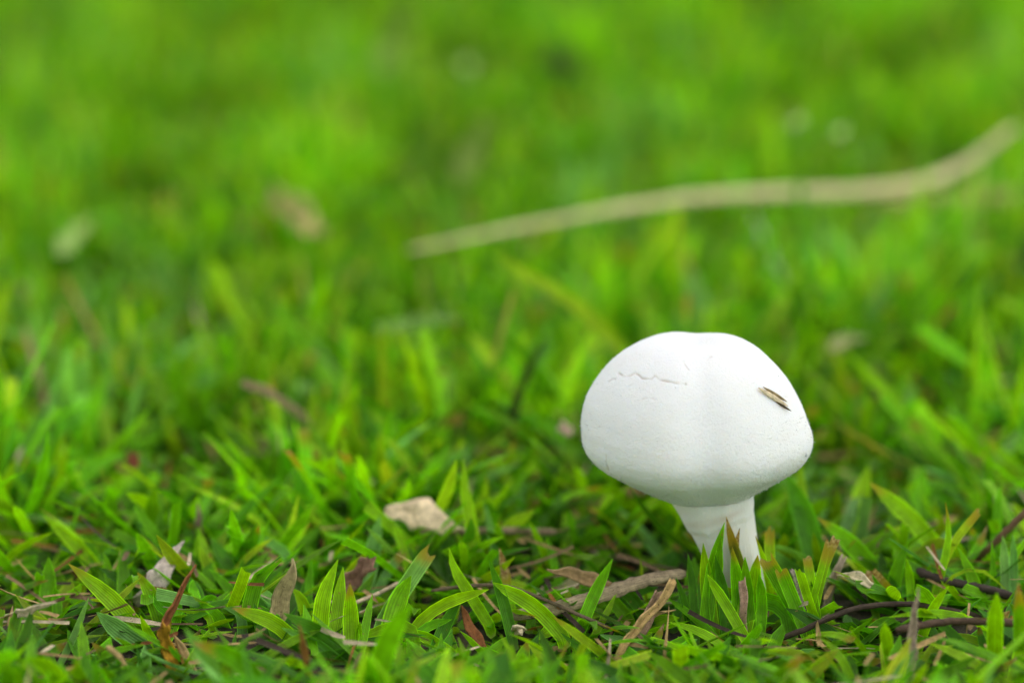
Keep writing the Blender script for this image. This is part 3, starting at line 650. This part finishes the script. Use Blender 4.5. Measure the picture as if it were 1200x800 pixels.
# ------------------------------------------------------------------ bulk grass: real blades, one mass
def bulk_blades(name, root, azim, lean, curve, length, width, tint, dry, seg, across, mat, roll=None, zoff=0.002, cut=None):
    n = len(root); ts = np.linspace(0, 1, seg + 1)
    dirs = np.stack([np.cos(azim), np.sin(azim), np.zeros(n)], 1); side = np.stack([-np.sin(azim), np.cos(azim), np.zeros(n)], 1)
    roll = np.zeros(n) if roll is None else roll
    p = root.copy(); p[:, 2] -= zoff
    us = np.linspace(0, 1, across); V = np.zeros((n, seg + 1, across, 3), np.float32); BP = np.zeros_like(V)
    tip = RNG.uniform(0.3, 0.55, n)
    for k, t in enumerate(ts):
        th = lean + curve * t
        tg = dirs * np.sin(th)[:, None] + np.array([0, 0, 1.0]) * np.cos(th)[:, None]
        nor = -dirs * np.cos(th)[:, None] + np.array([0, 0, 1.0]) * np.sin(th)[:, None]
        rl = roll * (0.3 + t)
        s = side * np.cos(rl)[:, None] + nor * np.sin(rl)[:, None]; m = nor * np.cos(rl)[:, None] - side * np.sin(rl)[:, None]
        if k: p = p + tg * (length / seg)[:, None]
        wd = 0.7 + 0.3 * min(1, t / 0.3)
        x = np.clip((t - (1 - tip)) / tip, 0, 1)
        pr = np.maximum(0.05, 1 - x ** 1.9)
        if cut is not None: pr = np.where(cut, 0.95, pr)
        h = width * 0.5 * wd * pr
        for i, u in enumerate(us):
            e = 2 * u - 1
            V[:, k, i] = p + s * (e * h)[:, None] - m * (h * 0.35 * (1 - abs(e)))[:, None]
            BP[:, k, i, 0] = u; BP[:, k, i, 1] = t; BP[:, k, i, 2] = dry
    per = (seg + 1) * across
    f0 = np.array([(k * across + i, k * across + i + 1, (k + 1) * across + i + 1, (k + 1) * across + i) for k in range(seg) for i in range(across - 1)])
    F = (f0[None] + (np.arange(n) * per)[:, None, None]).reshape(-1, 4)
    T = np.repeat(tint, per, 0)
    return mesh_from(name, V.reshape(-1, 3), F, mat, T, BP.reshape(-1, 3))

PAL = np.array([TINT['G'], TINT['L'], TINT['D'], TINT['B'], TINT['Y']])
def grass_tints(n, probs):
    c = PAL[RNG.choice(5, n, p=probs)]
    return np.clip(c * RNG.uniform(0.65, 1.3, (n, 1)) * RNG.uniform(0.88, 1.12, (n, 3)), 0.002, 0.8)

def field(n, x0, x1, y0, y1, shape=None):
    P = np.stack([RNG.uniform(x0, x1, n), RNG.uniform(y0, y1, n), np.zeros(n)], 1)
    if shape is not None: P = P[shape(P)]
    P[:, 2] = ground_z(P[:, 0], P[:, 1]) - 0.001
    return P
def tufted(C, per, spread):
    k = RNG.integers(per[0], per[1] + 1, len(C)); P = np.repeat(C, k, 0)
    az = RNG.uniform(0, 2 * np.pi, len(P)); r = RNG.uniform(0, spread, len(P))
    P = P + np.stack([np.cos(az) * r, np.sin(az) * r, np.zeros(len(P))], 1)
    return P, az + RNG.normal(0, 0.5, len(P)), np.repeat(np.arange(len(C)), k)
def clip_height(root, az, lean, curve, length):
    """Near the focal plane the mown turf is short; keep it below what the photograph shows in front of the mushroom."""
    px, row, d = project(root)
    tipd = np.stack([np.cos(az) * np.sin(lean + curve * .5), np.sin(az) * np.sin(lean + curve * .5), np.cos(lean + curve * .5)], 1)
    tx, ty, _ = project(root + tipd * length[:, None])
    lim = np.interp(row, [560, 640, 690, 720, 760, 800, 860, 1000], [470, 556, 625, 680, 722, 740, 758, 780]) + RNG.normal(0, 9, len(row))
    nearm = (np.abs(px - 850) < 115) & (row > 688)
    lim = np.where(nearm, np.maximum(lim, 694), lim)
    lim = np.where((np.abs(px - 735) < 70) & (row > 668), np.maximum(lim, 676), lim)
    rise = row - ty; allow = np.maximum(row - lim, 6)
    k = np.where((rise > allow) & (row > 560), allow / np.maximum(rise, 1), 1.0)
    lay = k < 0.98
    return length * np.clip(k * 1.25, 0.45, 1), np.where(lay, np.maximum(lean, np.arccos(np.clip(np.cos(lean) * k, 0.1, 1))) - np.maximum(curve, 0) * .4, lean)

MARKS = [('pale straw scrap', 30, 725), ('slanting pair', 150, 760), ('rust withered blade', 200, 770), ('dark folded stalk', 245, 712), ('withered straw stalk', 325, 745),
         ('striped upright clump', 395, 762), ('purplish dead leaf', 420, 690), ('tan dead leaf', 490, 640), ('tall bright blade', 562, 684), ('crossed striped pair', 505, 752), ('deep green leaning blade', 680, 744),
         ('speckled dry stalk', 740, 700), ('frayed tan blades', 745, 760), ('mushroom foot', 868, 715), ('mown ragged tuft', 950, 744), ('dark curved twig', 1010, 735), ('orange ended stub', 1055, 716),
         ('hairy forked shoot', 1100, 716), ('cracked dark twig', 1130, 700), ('red brown twig', 1180, 650), ('pinkish dead leaf', 175, 690), ('brown straw stalk', 620, 650), ('slanting striped blade', 1060, 660)]
SEEN = set()
WORDS = ['no', 'one', 'two', 'three', 'four', 'five', 'six', 'seven', 'eight']
def make_turf():
    view = lambda P: np.abs(P[:, 0]) < 0.215 * P[:, 1] + 0.10
    # in and around the picture
    C = field(18000, -0.62, 0.62, 0.36, 2.0, view)
    _, row, _ = project(C)
    C = C[(np.hypot(C[:, 0] - M_BASE.x, C[:, 1] - M_BASE.y) > 0.013) & (RNG.random(len(C)) < np.interp(row, [560, 640, 700, 760, 800, 830], [1, .9, .62, .52, .7, .8]))]
    P, az, tid = tufted(C, (4, 7), 0.008); n = len(P)
    far = np.clip((P[:, 1] - 0.70) / 0.3, 0, 1)
    lean = np.abs(RNG.normal(0.56, 0.40, n)) + 0.05; lean = np.minimum(lean, 1.35)
    curve = RNG.normal(0.30, 0.4, n)
    L = RNG.uniform(0.018, 0.034, n) * (1 - 0.08 * far) * RNG.choice([1, 1, 1, 1.35], n)
    W = RNG.uniform(0.0020, 0.0044, n)
    L, lean = clip_height(P, az, lean, curve, L); W = np.minimum(W, L * 0.25)
    T = grass_tints(n, [0.40, 0.28, 0.20, 0.05, 0.07])
    # patches of the lawn differ: some paler and greyer, some deeper
    pn = np.array([mnoise.noise(Vector((q[0] * 11, q[1] * 7, 3.0))) for q in P]); pd = np.array([mnoise.noise(Vector((q[0] * 17, q[1] * 10, 9.0))) for q in P])
    pale = (pn > 0.28) & (RNG.random(n) < 0.3); T[pale] = np.array(TINT['B']) * RNG.uniform(0.85, 1.35, (pale.sum(), 1))
    T *= np.clip(1.0 + 0.75 * pd, 0.5, 1.45)[:, None]
    L *= np.clip(1.0 + 0.5 * pd, 0.7, 1.3)
    deadm = RNG.random(n) < 0.022; W[deadm] *= 0.6
    T[deadm] = np.array([TINT[k] for k in 'TWOP'])[RNG.integers(0, 4, deadm.sum())] * RNG.uniform(.7, 1.1, (deadm.sum(), 1))
    dry = np.where(RNG.random(n) < 0.08, RNG.uniform(0.02, 0.14, n), 0.0)
    cut = RNG.random(n) < 0.22
    # drop the few blades that would still stand in front of the sharp strip
    th = lean + curve * .5
    _, ty, _ = project(P + np.stack([np.cos(az) * np.sin(th), np.sin(az) * np.sin(th), np.cos(th)], 1) * L[:, None])
    _, prow, _ = project(P)
    keep = ~((prow > 700) & (ty < np.interp(prow, [700, 760, 800, 860, 1000], [605, 680, 705, 725, 750])))
    P, az, tid, lean, curve, L, W, T, dry, cut = [q[keep] for q in (P, az, tid, lean, curve, L, W, T, dry, cut)]; n = len(P)
    roll = RNG.normal(0, 0.5, n)
    # the tufts of the sharp zone are things of their own, blade by blade
    cx, crow, _ = project(C)
    size = np.bincount(tid, L * W, len(C))
    ok = (cx > -20) & (cx < 1220) & (crow > 615) & (crow < 775)
    order = np.argsort(-np.where(ok, size, -1))[:min(180, ok.sum())]
    single = np.isin(tid, order)
    for t_ in order:
        c0 = C[t_]
        mem = np.nonzero(tid == t_)[0]
        mc = T[mem].mean(0)
        hue = 'yellowish' if mc[0] > 0.62 * mc[1] else 'grey green' if mc[2] > 0.04 else 'dark green' if mc[1] < 0.27 else 'bright lime' if mc[1] > 0.42 else 'mid green'
        form = 'low spreading' if lean[mem].mean() > 0.85 else 'upright' if lean[mem].mean() < 0.5 else 'loose'
        mark = min(MARKS, key=lambda m: math.hypot(m[1] - cx[t_], (m[2] - crow[t_]) * 2))
        lb = '%s %s turf tuft of %s blades near the %s' % (form, hue, WORDS[len(mem)], mark[0])
        if lb in SEEN:
            m2 = sorted(MARKS, key=lambda m: math.hypot(m[1] - cx[t_], (m[2] - crow[t_]) * 2))[1]
            lb = '%s %s %s-blade tuft between the %s and %s' % (form, hue, WORDS[len(mem)], mark[0], m2[0])
        SEEN.add(lb)
        e = empty('grass_tuft', c0, lb, 'grass', 'small turf tufts around the mushroom')
        for i in np.nonzero(tid == t_)[0]:
            q = slice(i, i + 1)
            me = bulk_blades('blade', P[q] - c0, az[q], lean[q], curve[q], L[q], W[q], T[q], dry[q], 7, 3, MG, roll[q], cut=cut[q])
            link('blade', me, parent=e)
    near = (P[:, 1] < 0.95) & ~single
    for msk, seg, ac in ((near, 7, 3), (~near & ~single, 5, 3)):
        a = [q[msk] for q in (P, az, lean, curve, L, W, T, dry)]
        me = bulk_blades('grass', a[0], a[1], a[2], a[3], a[4], a[5], a[6], a[7], seg, ac, MG, roll[msk], cut=cut[msk])
        o = link('grass', me); o['kind'] = 'stuff'
        tag(o, 'short green turf grass around the mushroom' if seg == 7 else 'blurred green turf grass further off behind the mushroom', 'grass')
    # the lawn going on outside the picture
    C = field(30000, -2.6, 2.6, -0.5, 4.2, lambda P: ~(view(P) & (P[:, 1] < 2.0) & (P[:, 1] > 0.36)) & (np.hypot(P[:, 0], P[:, 1]) > 0.12))
    P, az, _ = tufted(C, (2, 3), 0.012); n = len(P)
    me = bulk_blades('lawn', P, az, np.abs(RNG.normal(0.45, 0.3, n)), RNG.normal(0.3, 0.3, n), RNG.uniform(0.022, 0.045, n), RNG.uniform(0.005, 0.009, n),
                     grass_tints(n, [0.4, 0.32, 0.14, 0.07, 0.07]), np.zeros(n), 3, 3, MG, RNG.normal(0, 0.5, n))
    o = link('lawn', me); o['kind'] = 'stuff'; tag(o, 'green lawn carrying on around the mushroom patch', 'grass')
make_turf()
def make_undergrowth():
    """the low mat of short, flat blades that closes the gaps between the tufts"""
    P = field(17000, -0.45, 0.45, 0.45, 1.15, lambda P: np.abs(P[:, 0]) < 0.215 * P[:, 1] + 0.06); n = len(P)
    P[:, 2] += RNG.uniform(0.0, 0.004, n)
    me = bulk_blades('undergrowth', P, RNG.uniform(0, 6.28, n), RNG.uniform(0.95, 1.5, n), RNG.normal(0.05, 0.25, n), RNG.uniform(0.010, 0.022, n), RNG.uniform(0.002, 0.0042, n),
                     grass_tints(n, [0.42, 0.12, 0.36, 0.07, 0.03]), np.where(RNG.random(n) < .1, .2, 0), 4, 3, MG, RNG.normal(0, 0.5, n))
    o = link('undergrowth', me); o['kind'] = 'stuff'; tag(o, 'low mat of short flat green blades close to the soil', 'grass')
make_undergrowth()

def make_litter():
    view = lambda P: np.abs(P[:, 0]) < 0.215 * P[:, 1] + 0.10
    P = field(19000, -0.6, 0.6, 0.40, 1.9, view); n = len(P)
    keep = RNG.random(n) < np.where(P[:, 1] < 0.75, 1.0, 0.45); P = P[keep]; n = len(P)
    P[:, 2] += RNG.uniform(0.002, 0.010, n)
    pal = np.array([TINT[k] for k in 'TWMTORK'])
    T = pal[RNG.choice(7, n, p=[.25, .2, .2, .1, .08, .07, .10])] * RNG.uniform(.7, 1.1, (n, 1))
    me = bulk_blades('dry_litter', P, RNG.uniform(0, 6.28, n), np.abs(RNG.normal(1.5, 0.10, n)), RNG.normal(0, 0.2, n), RNG.uniform(0.005, 0.019, n), RNG.uniform(0.0004, 0.0017, n), T, np.zeros(n), 4, 3, MD, RNG.normal(0, 0.8, n), 0, cut=RNG.random(n) < 0.75)
    o = link('dry_litter', me); o['kind'] = 'stuff'; tag(o, 'dry tan and brown straw scraps scattered on the soil', 'litter')
make_litter()
print('scene objects', len(SC.objects), 'tris', sum(sum(len(p.vertices) - 2 for p in o.data.polygons) if len(o.data.polygons) < 3000 else len(o.data.polygons) * 2 for o in SC.objects if o.type == 'MESH'))
